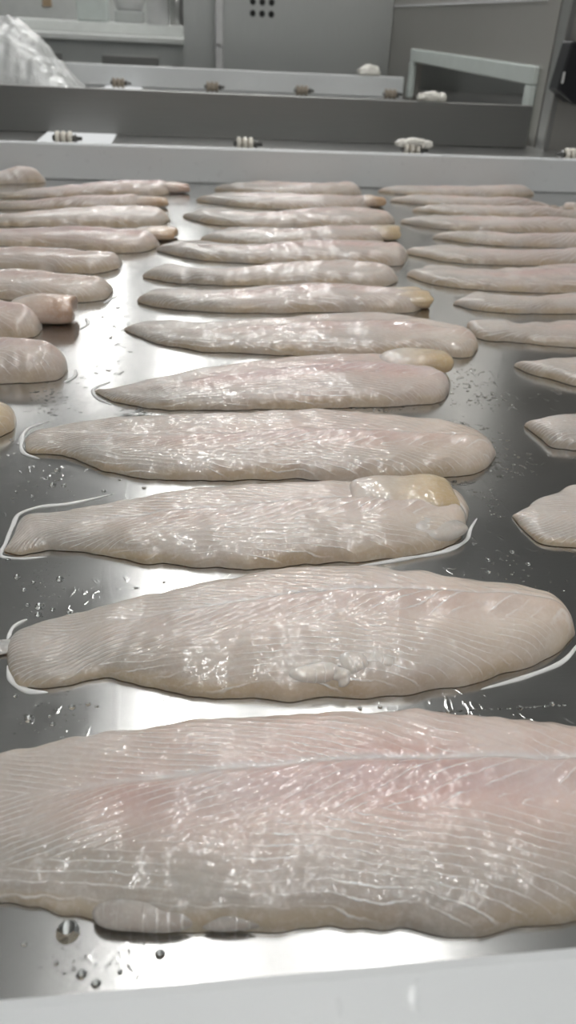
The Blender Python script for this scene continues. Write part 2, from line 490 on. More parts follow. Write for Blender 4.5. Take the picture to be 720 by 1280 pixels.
# near pillar at the right with black handle box
e = empty('steel_pillar', (0.69, 1.60, H_FLOOR)); tag(e, 'steel pillar with folded edge at the right of the beam', 'pillar')
Geo().box(0.0, 0.30, 0, 0.03, 0.945, 1.65).obj('sheet', M['steel_warm'], e)
Geo().box(-0.008, 0.004, -0.006, 0.0345, 0.945, 1.65).obj('folded_edge', M['steel'], e, False, 0.002)
Geo().box(0.040, 0.046, -0.012, -0.0005, 1.14, 1.65).obj('rib', M['steel'], e, False, 0.001)
e = empty('black_handle_box', (0.664, 1.548, 0.128)); tag(e, 'black rubber handle box hanging on the steel pillar', 'handle')
pts = [(0.004, 0.022), (0.040, 0.0), (0.075, 0.0), (0.085, 0.010), (0.085, 0.095), (0.014, 0.100)]
vs = [(x, 0.0, z) for x, z in pts] + [(x, 0.044, z) for x, z in pts]
n = len(pts)
mesh_obj('body', vs, [tuple(range(n)), tuple(range(n, 2 * n))[::-1]] + [(i, n + i, n + (i + 1) % n, (i + 1) % n) for i in range(n)], M['black'], e)
bevel(e.children[0], 0.004, 3)
Geo().box(0.008, 0.012, -0.003, 0.0, 0.034, 0.052).obj('label_tab', M['housing'], e, False, 0.001)

# left background: work table with containers, pale partition
o = struct(Geo().box(-1.8, 0.1, 4.2, 4.25, -0.9, 0.8).obj('wall_partition', M['wall']))
e = empty('work_table', (-0.36, 3.3, H_FLOOR)); tag(e, 'grey work table in the blurred left background', 'table')
Geo().box(-0.50, 0.37, 0, 0.6, 1.048, 1.067).obj('table_top', M['wall'], e, False, 0.003)
Geo().box(-0.50, 0.37, 0.03, 0.06, 0.98, 1.0475).obj('apron', M['steel_panel'], e)
for x in (-0.28, 0.06):
    Geo().box(x, x + 0.20, 0.012, 0.0295, 0.70, 1.005).obj('drawer', M['steel_dark'], e, False, 0.002)
for x in (-0.47, 0.33):
    for y in (0.06, 0.55):
        Geo().box(x - 0.02, x + 0.02, y - 0.02, y + 0.02, 0, 0.9795 if y < 0.1 else 1.0475).obj('leg', M['steel'], e)
o = Geo().box(-0.50, 0.35, 0.16, 0.55, 0, 0.036).obj('riser_shelf', M['wall'], None, False, 0.003); o.location = (-0.36, 3.3, 0.1675)
tag(o, 'low pale riser shelf on the blurred work table', 'shelf')
ZS = 0.2040
def container(x, y, prof, mat, label, name='container', cat='container'):
    o = Geo().lathe(prof, 'z', 28).obj(name, mat, None, True); o.location = (x, y, ZS)
    return tag(o, label, cat, 'containers on the work table')
container(-0.100, 3.50, [(0.040, 0), (0.043, 0.004), (0.043, 0.13), (0.047, 0.132), (0.047, 0.15), (0.02, 0.152)], M['housing'], 'tall white plastic jar on the blurred work table')
container(-0.03, 3.60, [(0.028, 0), (0.030, 0.004), (0.030, 0.10), (0.018, 0.12), (0.018, 0.15)], M['steel'], 'grey steel bottle right of the white jar')
# white basin standing on a small grey block
e = empty('white_basin', (-0.215, 3.70, ZS)); tag(e, 'white basin on a grey block beside the white jar', 'basin')
Geo().box(-0.055, 0.055, -0.05, 0.05, 0, 0.040).obj('block', M['steel_panel'], e, False, 0.003)
Geo().lathe([(0.045, 0.0405), (0.052, 0.046), (0.075, 0.10), (0.085, 0.13), (0.080, 0.13), (0.048, 0.05)], 'z', 28).obj('bowl', M['housing'], e, True)
e = empty('plastic_crate', (-0.340, 3.54, ZS)); tag(e, 'pale blue green plastic crate on the work table', 'crate')
Geo().box(-0.055, 0.055, -0.06, 0.06, 0, 0.10).obj('body', M['plastic_green'], e, False, 0.006)
Geo().box(-0.06, 0.06, -0.065, 0.065, 0.1002, 0.115).obj('rim', M['plastic_green'], e, False, 0.003)
o = Geo().box(-0.02, 0.02, 0, 0.004, -0.03, 0.03).obj('wall_tag', M['tan'], None, False, 0.001); o.location = (-0.60, 4.195, 0.275)
tag(o, 'small tan tag on the pale far partition', 'tag')

# plastic bag heaped at the left on the second conveyor
def bag():
    f = sines(21, 10, 0.06, 0.25); f2 = sines(22, 10, 0.02, 0.07)
    nx, ny = 90, 60
    xs = np.linspace(-0.40, 0.20, nx); ys = np.linspace(-0.16, 0.16, ny)
    X, Y = np.meshgrid(xs, ys, indexing='ij')
    hprof = np.interp(X, [-0.40, -0.25, -0.05, 0.04, 0.095, 0.14, 0.17, 0.20], [0.0, 0.14, 0.17, 0.155, 0.115, 0.062, 0.030, 0.0])
    w = np.clip(1 - (np.abs(Y) / 0.16) ** 2.6, 0, 1) ** 0.6
    Z = hprof * w * (1 + 0.07 * f(X, Y)) + 0.006 * f2(X, Y) * np.clip(hprof * w / 0.05, 0, 1)
    Z = np.maximum(Z, 0)
    vs = np.stack([X, Y, Z], -1).reshape(-1, 3)
    fs = [(i * ny + j, (i + 1) * ny + j, (i + 1) * ny + j + 1, i * ny + j + 1) for i in range(nx - 1) for j in range(ny - 1)]
    o = mesh_obj('plastic_bag', vs, fs, M['bag'], None, True)
    o.location = (-0.46, 2.36, 0.0512)
    tag(o, 'crumpled milky plastic bag heaped at the left behind the beam', 'bag')
bag()

# outlines on the table in 0.1 mm: (near edge, far edge), both from tail to head
FILLETS = {
 'M1': ([(-1019,1777),(-929,1638),(-783,1544),(-629,1491),(-429,1436),(-271,1412),(-136,1373),(20,1352),(104,1333),(347,1317),(593,1300),(739,1278),(969,1278),(1161,1298),(1408,1360),(1674,1531),(1806,1652)],
   [(-1019,1777),(-1002,1918),(-891,2015),(-736,2077),(-540,2112),(-337,2149),(-64,2178),(155,2192),(474,2191),(795,2169),(1113,2125),(1483,2044),(1705,1950),(1821,1797),(1806,1652)]),
 'M2': ([(-826,2663),(-787,2523),(-713,2425),(-615,2410),(-492,2447),(-395,2450),(-229,2402),(32,2321),(291,2285),(554,2276),(755,2272),(963,2285),(1150,2329),(1386,2391),(1588,2480),(1726,2596)],
   [(-826,2663),(-815,2741),(-769,2793),(-604,2856),(-360,2941),(-65,3036),(209,3112),(492,3151),(818,3148),(1094,3092),(1245,3037),(1435,2987),(1622,2932),(1742,2842),(1758,2709),(1726,2596)]),
 'M3': ([(-975,3405),(-910,3374),(-758,3409),(-553,3370),(-267,3279),(54,3214),(295,3188),(626,3220),(966,3238),(1239,3297),(1395,3380),(1492,3518)],
   [(-975,3405),(-955,3518),(-930,3707),(-717,3755),(-423,3854),(-111,3950),(261,3992),(738,4004),(1121,3971),(1409,3942),(1546,3870),(1568,3714),(1492,3518)]),
 'M4': ([(-1078,4641),(-1028,4487),(-832,4439),(-598,4277),(-352,4150),(-19,4100),(412,4095),(896,4058),(1346,4062),(1609,4093),(1814,4168),(1959,4357)],
   [(-1078,4641),(-1056,4711),(-895,4812),(-593,4918),(-114,4970),(323,4991),(883,4997),(1323,4920),(1643,4830),(1867,4712),(1972,4549),(1959,4357)]),
 'M5': ([(-716,5426),(-577,5255),(-347,5142),(100,5095),(555,5101),(1022,5121),(1500,5141),(1786,5194),(1916,5323),(1973,5475)],
   [(-716,5426),(-641,5418),(-357,5590),(63,5799),(508,5944),(1037,6057),(1568,6057),(1831,5898),(1955,5719),(1973,5475)]),
 'M6': ([(-590,6764),(-338,6466),(-3,6278),(524,6188),(1053,6135),(1593,6118),(2077,6119),(2350,6139),(2483,6331)],
   [(-590,6764),(-414,6940),(86,6905),(662,6984),(1339,7114),(1934,7077),(2324,6824),(2519,6682),(2483,6331)]),
 'M7': ([(-520,7565),(-296,7399),(154,7290),(681,7255),(1222,7292),(1773,7305),(2133,7313),(2287,7442)],
   [(-520,7565),(-365,7807),(187,7802),(915,8003),(1645,7993),(2022,7816),(2239,7642),(2287,7442)]),
 'M8': ([(-506,8418),(-236,8252),(341,8160),(925,8154),(1605,8152),(2091,8200),(2249,8388)],
   [(-506,8418),(-312,8693),(200,8602),(998,8838),(1635,8930),(2086,8882),(2249,8388)]),
 'M9': ([(-398,9530),(19,9194),(560,9051),(1478,9034),(2127,9000),(2423,9051),(2610,9423)],
   [(-398,9530),(-61,9821),(603,9681),(1398,9892),(1995,9902),(2440,9841),(2610,9423)]),
 'M10': ([(124,10078),(608,9870),(1201,9872),(1919,9963),(2414,10123),(2578,10439)],
   [(124,10078),(666,10653),(1272,10527),(1916,10637),(2404,10644),(2578,10439)]),
 'M11': ([(-96,11390),(246,11026),(987,10854),(1754,10923),(2543,10993),(2890,11323)],
   [(-96,11390),(283,11765),(942,11564),(1888,11886),(2601,11919),(2890,11323)]),
 'M12': ([(104,12525),(745,12186),(1448,12093),(2170,12115),(2728,12352),(2856,12608)],
   [(104,12525),(825,13090),(1777,12813),(2486,12599),(2735,12701),(2856,12608)]),
 'M13': ([(409,13470),(1055,13151),(1818,13118),(2479,13203),(2816,13450)],
   [(409,13470),(1286,14135),(2152,13688),(2728,13916),(2816,13450)]),
 'L1': ([(-3924,4966),(-3884,4910),(-3604,4861),(-2950,4749),(-2250,4659),(-1422,4617),(-1245,4714),(-1187,4782),(-1184,4963)],
   [(-3924,4966),(-3884,5011),(-3604,5051),(-2950,5142),(-2250,5217),(-1550,5251),(-1312,5126),(-1236,5091),(-1184,4963)]),
 'L2': ([(-3697,5960),(-3657,5899),(-3401,5846),(-2804,5724),(-2165,5626),(-1411,5580),(-1185,5593),(-1008,5653),(-957,5859)],
   [(-3697,5960),(-3657,6010),(-3401,6054),(-2804,6153),(-2165,6234),(-1525,6271),(-1334,6236),(-1127,6183),(-1014,6080),(-957,5859)]),
 'L3': ([(-3825,6959),(-3785,6890),(-3538,6830),(-2961,6693),(-2342,6582),(-1593,6531),(-1428,6513),(-1314,6612),(-1285,6774)],
   [(-3825,6959),(-3785,7015),(-3538,7064),(-2961,7175),(-2342,7266),(-1724,7308),(-1529,7195),(-1387,7143),(-1285,6774)]),
 'L4': ([(-3606,8046),(-3566,7979),(-3370,7920),(-2912,7786),(-2421,7677),(-1802,7626),(-1420,7539),(-1123,7523),(-835,7631),(-766,7922)],
   [(-3606,8046),(-3566,8101),(-3370,8149),(-2912,8258),(-2421,8348),(-1931,8389),(-1445,8323),(-1026,8136),(-814,8002),(-766,7922)]),
 'L5': ([(-3589,9013),(-3549,8960),(-3376,8914),(-2970,8808),(-2536,8722),(-2004,8683),(-1496,8584),(-996,8547),(-777,8747),(-749,8978)],
   [(-3589,9013),(-3549,9056),(-3376,9094),(-2970,9181),(-2536,9251),(-2102,9283),(-1491,9255),(-945,9041),(-807,8999),(-749,8978)]),
 'L6': ([(-3298,9960),(-3258,9908),(-3141,9862),(-2868,9757),(-2575,9672),(-2186,9633),(-1461,9608),(-894,9387),(-535,9484),(-358,9762)],
   [(-3298,9960),(-3258,10003),(-3141,10041),(-2868,10126),(-2575,10196),(-2283,10228),(-1730,10324),(-859,10316),(-516,10259),(-358,9762)]),
 'L7': ([(-3196,10843),(-3156,10811),(-3069,10783),(-2866,10720),(-2649,10668),(-2380,10645),(-1693,10661),(-993,10679),(-436,10774),(-256,11173)],
   [(-3196,10843),(-3156,10869),(-3069,10892),(-2866,10943),(-2649,10986),(-2431,11005),(-1975,11312),(-1165,11621),(-516,11672),(-256,11173)]),
 'L8': ([(-3324,11722),(-3284,11711),(-3199,11700),(-3002,11677),(-2791,11658),(-2572,11649),(-1837,11730),(-1190,11802),(-699,11966),(-584,12207)],
   [(-3324,11722),(-3284,11732),(-3199,11740),(-3002,11760),(-2791,11775),(-2580,11782),(-1858,11989),(-1208,12131),(-767,12271),(-584,12207)]),
 'L9': ([(-3166,12450),(-3126,12445),(-3077,12440),(-2963,12429),(-2841,12421),(-2719,12416),(-1950,12574),(-1273,12784),(-441,12892),(-226,13247)],
   [(-3166,12450),(-3126,12455),(-3077,12459),(-2963,12468),(-2841,12475),(-2713,12478),(-2096,12890),(-1426,13263),(-520,13619),(-226,13247)]),
 'L10': ([(-3372,13344),(-2922,13478),(-2579,13599),(-2263,13788)],
   [(-3372,13344),(-2974,13774),(-2513,13970),(-2263,13788)]),
 'R1': ([(1799,3621),(1814,3471),(1857,3343),(2045,3303),(3042,3250),(3669,3116),(4107,3191),(4316,3366),(4399,3616)],
   [(1799,3621),(1920,3705),(2121,3840),(2311,3929),(3042,3982),(3669,4116),(4107,4041),(4316,3866),(4399,3616)]),
 'R2': ([(2315,4791),(2358,4602),(2385,4459),(2538,4420),(3500,4326),(4153,4189),(4610,4260),(4828,4426),(4915,4664)],
   [(2315,4791),(2387,4806),(2518,4844),(2738,4908),(3500,5001),(4153,5139),(4610,5067),(4828,4901),(4915,4664)]),
 'R3': ([(2653,5920),(2718,5764),(2868,5628),(3013,5497),(3934,5416),(4543,5281),(4969,5352),(5172,5518),(5253,5756)],
   [(2653,5920),(2725,5903),(2980,5940),(3224,6014),(3934,6096),(4543,6231),(4969,6160),(5172,5993),(5253,5756)]),
 'R4': ([(2559,6921),(2577,6574),(2849,6494),(3117,6415),(3392,6356),(4253,6318),(4763,6186),(5121,6261),(5291,6436),(5359,6686)],
   [(2559,6921),(2781,6974),(3040,6861),(3305,6937),(3658,7016),(4253,7055),(4763,7186),(5121,7111),(5291,6936),(5359,6686)]),
 'R5': ([(2622,7579),(2841,7380),(3147,7312),(3809,7303),(4506,7222),(4929,7081),(5225,7156),(5365,7331),(5422,7581)],
   [(2622,7579),(2876,7785),(3347,7708),(4013,7860),(4506,7941),(4929,8081),(5225,8006),(5365,7831),(5422,7581)]),
 'R6': ([(2393,8614),(2597,8280),(3075,8091),(3585,8023),(4122,8012),(4806,8095),(5077,7991),(5267,8066),(5357,8241),(5393,8491)],
   [(2393,8614),(2740,8851),(3253,8734),(3861,8852),(4489,8969),(4806,8887),(5077,8991),(5267,8916),(5357,8741),(5393,8491)]),
 'R7': ([(2606,9612),(3051,9228),(3709,9121),(4617,9134),(5038,9072),(5254,8959),(5405,9019),(5477,9159),(5506,9359)],
   [(2606,9612),(3219,9823),(3961,9607),(4786,9585),(5038,9647),(5254,9759),(5405,9699),(5477,9559),(5506,9359)]),
 'R8': ([(3186,10442),(3745,10136),(4365,10053),(5005,10013),(5464,9966),(5705,9860),(5873,9918),(5954,10055),(5986,10250)],
   [(3186,10442),(3911,10662),(4483,10427),(5184,10487),(5464,10534),(5705,10640),(5873,10581),(5954,10445),(5986,10250)]),
 'R9': ([(2961,11330),(3548,10935),(4446,10867),(5395,10898),(5676,10873),(5762,10779),(5821,10833),(5850,10959),(5861,11139)],
   [(2961,11330),(3752,11657),(4758,11457),(5577,11379),(5676,11404),(5762,11499),(5821,11445),(5850,11319),(5861,11139)]),
 'R10': ([(3349,12186),(4064,11864),(4926,11840),(5800,11815),(5999,11700),(6115,11593),(6195,11642),(6234,11758),(6249,11923)],
   [(3349,12186),(4242,12459),(5160,12190),(5865,12031),(5999,12146),(6115,12253),(6195,12203),(6234,12088),(6249,11923)]),
 'R11': ([(3162,12896),(3771,12592),(4788,12523),(6095,12484),(6141,12378),(6104,12268),(6079,12321),(6066,12443),(6062,12618)],
   [(3162,12896),(3930,13191),(4904,12922),(6183,12753),(6141,12859),(6104,12968),(6079,12916),(6066,12793),(6062,12618)]),
 'R12': ([(3137,13702),(3728,13431),(4539,13398),(5384,13436),(5914,13785)],
   [(3137,13702),(3877,14038),(4645,13807),(5573,13995),(5914,13785)]),
}
# ================================================================== fish fillets
def resample(P, n, ends=True):
    """smooth Catmull-Rom curve through P, n samples, denser at both ends; P in metres"""
    P = np.asarray(P, float)
    d = np.r_[0, np.cumsum(np.linalg.norm(np.diff(P, axis=0), axis=1))]
    d /= d[-1]
    m = np.zeros_like(P)
    for k in range(2):
        s = np.diff(P[:, k]) / np.diff(d)
        m[1:-1, k] = (s[:-1] * np.diff(d)[1:] + s[1:] * np.diff(d)[:-1]) / (d[2:] - d[:-2])
        m[0, k], m[-1, k] = s[0], s[-1]
    u = np.linspace(0, 1, n)
    u = 0.75 * u + 0.25 * (0.5 - 0.5 * np.cos(np.pi * u))
    i = np.clip(np.searchsorted(d, u, side='right') - 1, 0, len(P) - 2)
    h = (d[i + 1] - d[i]); t = (u - d[i]) / h
    h00 = 2 * t ** 3 - 3 * t ** 2 + 1; h10 = t ** 3 - 2 * t ** 2 + t; h01 = -2 * t ** 3 + 3 * t ** 2; h11 = t ** 3 - t ** 2
    C = h00[:, None] * P[i] + (h10 * h)[:, None] * m[i] + h01[:, None] * P[i + 1] + (h11 * h)[:, None] * m[i + 1]
    return C, u

def sstep(x, a, b):
    t = np.clip((x - a) / (b - a), 0, 1)
    return t * t * (3 - 2 * t)

def set_attr(me, name, kind, data):
    a = me.attributes.new(name, kind, 'POINT')
    a.data.foreach_set('color' if kind == 'FLOAT_COLOR' else 'value', np.asarray(data, np.float32).ravel())

GREY = np.array([0.410, 0.380, 0.345]); PINK = np.array([0.650, 0.430, 0.390]); WHITE = np.array([0.715, 0.645, 0.592])
LILAC = np.array([0.600, 0.525, 0.535]); FAT = np.array([0.660, 0.540, 0.370]); BROWN = np.array([0.50, 0.40, 0.27])

def fillet(key, label, nu, nv, T=0.014, tm=(0.55, 0.62, 0.66), pink=0.5, yellow=0.2, seed=1, tail_t=0.0035, belly=0.45, tailgrey=0.75):
    lo, up = FILLETS[key]
    L, u = resample(np.array(lo) / 1e4, nu)
    U, _ = resample(np.array(up) / 1e4, nu)
    cx, cy = (L[:, 0].mean() + U[:, 0].mean()) / 2, (L[:, 1].mean() + U[:, 1].mean()) / 2
    t = np.linspace(0, 1, nv)
    t = 0.6 * t + 0.4 * (0.5 - 0.5 * np.cos(np.pi * t))
    X = L[:, None, 0] * (1 - t) + U[:, None, 0] * t
    Y = L[:, None, 1] * (1 - t) + U[:, None, 1] * t
    uu = np.repeat(u[:, None], nv, 1); tt = np.repeat(t[None, :], nu, 0)
    W = np.linalg.norm(U - L, axis=1)[:, None] + 1e-6
    mid = np.interp(u, [0, 0.5, 1], tm)[:, None]
    # thickness along the length and across
    Tu = np.interp(u, [0, 0.12, 0.35, 0.65, 0.88, 1], [tail_t, tail_t * 1.7, T * 0.72, T, T * 0.95, T * 0.8])[:, None]
    el = np.clip(tt / 0.24, 0, 1); eu = np.clip((1 - tt) / 0.34, 0, 1)
    ring = np.concatenate([L[::max(1, nu // 110)], L[-1:], U[::-max(1, nu // 110)], U[:1]])
    A, B = ring[:-1], np.diff(ring, axis=0)
    bb = (B ** 2).sum(1) + 1e-14
    dist = np.full((nu, nv), 1e9)
    for (ax, ay), (bx, by), q2 in zip(A, B, bb):               # distance of every vertex to the outline
        k = np.clip(((X - ax) * bx + (Y - ay) * by) / q2, 0, 1)
        dist = np.minimum(dist, (X - ax - k * bx) ** 2 + (Y - ay - k * by) ** 2)
    dist = np.sqrt(dist)
    dist[:, 0] = dist[:, -1] = 0; dist[0] = dist[-1] = 0
    rim_r = (0.006 + 0.4 * T + 0.008 * tt) * np.interp(u, [0, 0.15, 0.5, 1], [0.45, 0.7, 1, 1])[:, None]
    edge = np.sqrt(1 - (1 - np.clip(dist / rim_r, 0, 1)) ** 2.3)
    head = tail = 1.0
    dome = 0.80 + 0.20 * np.sin(np.pi * np.clip(tt, 0, 1))
    dm = (tt - mid) * W                                   # signed distance to the mid line, metres
    groove = 1 + (-0.20 * np.exp(-(dm / 0.0028) ** 2) + 0.12 * np.exp(-((dm + 0.008) / 0.006) ** 2) - 0.16 * sstep(dm, 0.0, 0.006)) * sstep(uu, 0.05, 0.3)
    f1 = sines(seed, 9, 0.02, 0.06); f2 = sines(seed + 50, 12, 0.006, 0.018); f3 = sines(seed + 90, 9, 0.03, 0.10)
    inner = edge * head * tail
    Z = Tu * inner * dome * groove
    Z = Z + inner * (0.0007 * f1(X, Y) + 0.00009 * f2(X, Y))
    # muscle segments: W-shaped bands, apex towards the head on the mid line
    ad = np.abs(dm)
    lower = dm < 0
    a1 = np.interp(u, [0, 0.3, 0.7, 1], [4.2, 3.4, 1.5, 0.9])[:, None]
    k1 = np.interp(u, [0, 0.3, 1], [0.030, 0.026, 0.020])[:, None]
    g = np.where(lower & (ad > k1), a1 * k1 - 2.4 * (ad - k1), a1 * ad)
    s = X - X.min()
    phase = (s + g + 0.0035 * f3(X, Y) + 0.0010 * f1(X, Y)) / 0.0092
    lines = 0.9 * sstep(uu, 0.0, 0.05) * (1 - 0.55 * sstep(uu, 0.55, 0.95)) * sstep(edge, 0.15, 0.6)
    band = np.abs(np.mod(phase, 1) - 0.5)
    Z = Z + inner * lines * 0.00009 * (np.cos(2 * np.pi * (phase - 0.5)) - 0.3 * np.cos(4 * np.pi * (phase - 0.5)))
    Z = np.maximum(Z, 0.0) + 0.0004
    # ragged outline
    wob = 0.0005 * f2(X * 0.8, Y * 0.8) + 0.0011 * f1(X * 1.1, Y * 1.1)
    Y = Y + wob * (np.abs(tt - 0.5) * 2) ** 2 * np.clip(W / 0.03, 0, 1)
    # flesh colours
    nz = 0.5 + 0.5 * f3(X, Y)
    ctail = 1 - sstep(uu, 0.10, 0.50)
    rim = 1 - sstep(edge, 0.35, 0.95)
    C = np.ones((nu, nv, 3)) * WHITE
    pk = np.clip(pink * (0.55 + 0.9 * np.exp(-((tt - mid + 0.10) / 0.16) ** 2)) * (0.5 + 0.6 * nz) * sstep(uu, 0.08, 0.35) * (1 - 0.6 * sstep(uu, 0.8, 1)), 0, 1)[..., None]
    C = C * (1 - pk) + PINK * pk
    li = np.clip(0.6 * pink * np.exp(-((dm + 0.010) / 0.010) ** 2) * sstep(uu, 0.2, 0.45), 0, 1)[..., None]
    C = C * (1 - li) + LILAC * li
    gr = np.clip(tailgrey * ctail + belly * (1 - sstep(tt, 0.08, 0.42)) * (1 - 0.5 * sstep(uu, 0.8, 1)) , 0, 1)[..., None]
    C = C * (1 - gr) + GREY * gr
    ye = np.clip(yellow * (0.9 * sstep(uu, 0.62, 0.95) + 0.35 * nz) + 0.35 * rim * nz, 0, 0.85)[..., None]
    C = C * (1 - ye) + FAT * ye
    br = np.clip(0.55 * (1 - sstep(tt, 0.01, 0.055)) * (0.4 + 0.8 * nz), 0, 0.8)[..., None]
    C = C * (1 - br) + BROWN * br
    ml = (0.75 * np.exp(-(dm / 0.0018) ** 2) * sstep(uu, 0.1, 0.4))[..., None]
    C = C * (1 - ml) + np.array([0.70, 0.69, 0.68]) * ml
    idx = np.arange(nu * nv).reshape(nu, nv)
    q = np.stack([idx[:-1, :-1], idx[1:, :-1], idx[1:, 1:], idx[:-1, 1:]], -1).reshape(-1, 4)
    lo_i = nu * nv + np.arange(nu); up_i = lo_i + nu            # the underside has vertices of its own
    bq = np.stack([lo_i[:-1], up_i[:-1], up_i[1:], lo_i[1:]], -1)
    faces = np.concatenate([q, bq])
    V3 = np.stack([X - cx, Y - cy, Z], -1)
    V = np.concatenate([V3.reshape(-1, 3), V3[:, 0], V3[:, -1]])
    ext = lambda A: np.concatenate([A.reshape(nu * nv, -1), A[:, 0].reshape(nu, -1), A[:, -1].reshape(nu, -1)])
    me = bpy.data.meshes.new('fish_fillet')
    me.vertices.add(len(V)); me.vertices.foreach_set('co', V.astype(np.float32).ravel())
    me.loops.add(faces.size); me.loops.foreach_set('vertex_index', faces.astype(np.int32).ravel())
    me.polygons.add(len(faces)); me.polygons.foreach_set('loop_start', np.arange(0, faces.size, 4, dtype=np.int32))
    sm = np.ones(len(faces), bool); sm[len(q):] = False
    me.polygons.foreach_set('use_smooth', sm)
    me.update(calc_edges=True)
    set_attr(me, 'flesh', 'FLOAT_COLOR', ext(np.concatenate([C, np.ones((nu, nv, 1))], -1)))
    set_attr(me, 'phase', 'FLOAT', ext(phase)); set_attr(me, 'lines', 'FLOAT', ext(lines))
    me.materials.append(M['flesh'])
    o = bpy.data.objects.new('fish_fillet', me)
    COL.objects.link(o)
    o.location = (cx, cy, 0.0)
    tag(o, label, 'fish fillet', 'fish fillets laid out in rows on the steel table')
    return o

def lobe(name, parent, c, r, rot, seed, col, blunt=0.0, lines=0.0, label=None):
    """a rounded tongue of flesh; c = centre of its base in world metres, r = half sizes, blunt flattens the +x end"""
    nu, nv = 44, 26
    f = sines(seed, 8, max(r[0], r[1]) * 0.7, max(r[0], r[1]) * 2.5)
    vs, cols = [], []
    e1 = 0.55 if blunt else 0.8
    for j in range(nv + 1):
        ph = -math.pi / 2 + math.pi * j / nv
        cp, sp = math.cos(ph), math.sin(ph)
        for i in range(nu):
            th = 2 * math.pi * i / nu
            ct, st = math.cos(th), math.sin(th)
            x = math.copysign(abs(ct) ** e1, ct) * cp ** 0.8 if cp > 1e-6 else 0.0
            y = math.copysign(abs(st) ** e1, st) * cp ** 0.8 if cp > 1e-6 else 0.0
            z = math.copysign(abs(sp) ** 0.9, sp)
            n = 1 + 0.10 * float(f(x * r[0] + 3 * r[0], y * r[1] + z * r[2]))
            if x > 0: x = x * (1 - blunt) + blunt * min(x, 0.72)
            vs.append((x * r[0] * n, y * r[1] * n, max(z * r[2] * n, -r[2] * 0.98)))
            k = 0.5 + 0.5 * float(f(x * r[0] * 2, y * r[1] * 2 + z * r[2]))
            bl = min(1.0, max(0.0, (x + 0.75) / 1.2)) if blunt else 1.0
            cols.append([(cc * bl + wc * (1 - bl)) * (0.92 + 0.14 * k) for cc, wc in zip(col, WHITE)] + [1.0])
    fs = []
    for j in range(nv):
        for i in range(nu):
            i2 = (i + 1) % nu
            fs.append((j * nu + i, j * nu + i2, (j + 1) * nu + i2, (j + 1) * nu + i))
    o = mesh_obj(name, vs, fs, M['flesh'], None, True)
    set_attr(o.data, 'flesh', 'FLOAT_COLOR', cols)
    set_attr(o.data, 'phase', 'FLOAT', [v[0] / 0.004 for v in vs]); set_attr(o.data, 'lines', 'FLOAT', [lines] * len(vs))
    o.parent = parent
    o.location = (c[0] - parent.location.x, c[1] - parent.location.y, c[2] + r[2])
    o.rotation_euler = (0, 0, rot)
    if label: o['label'] = label
    return o

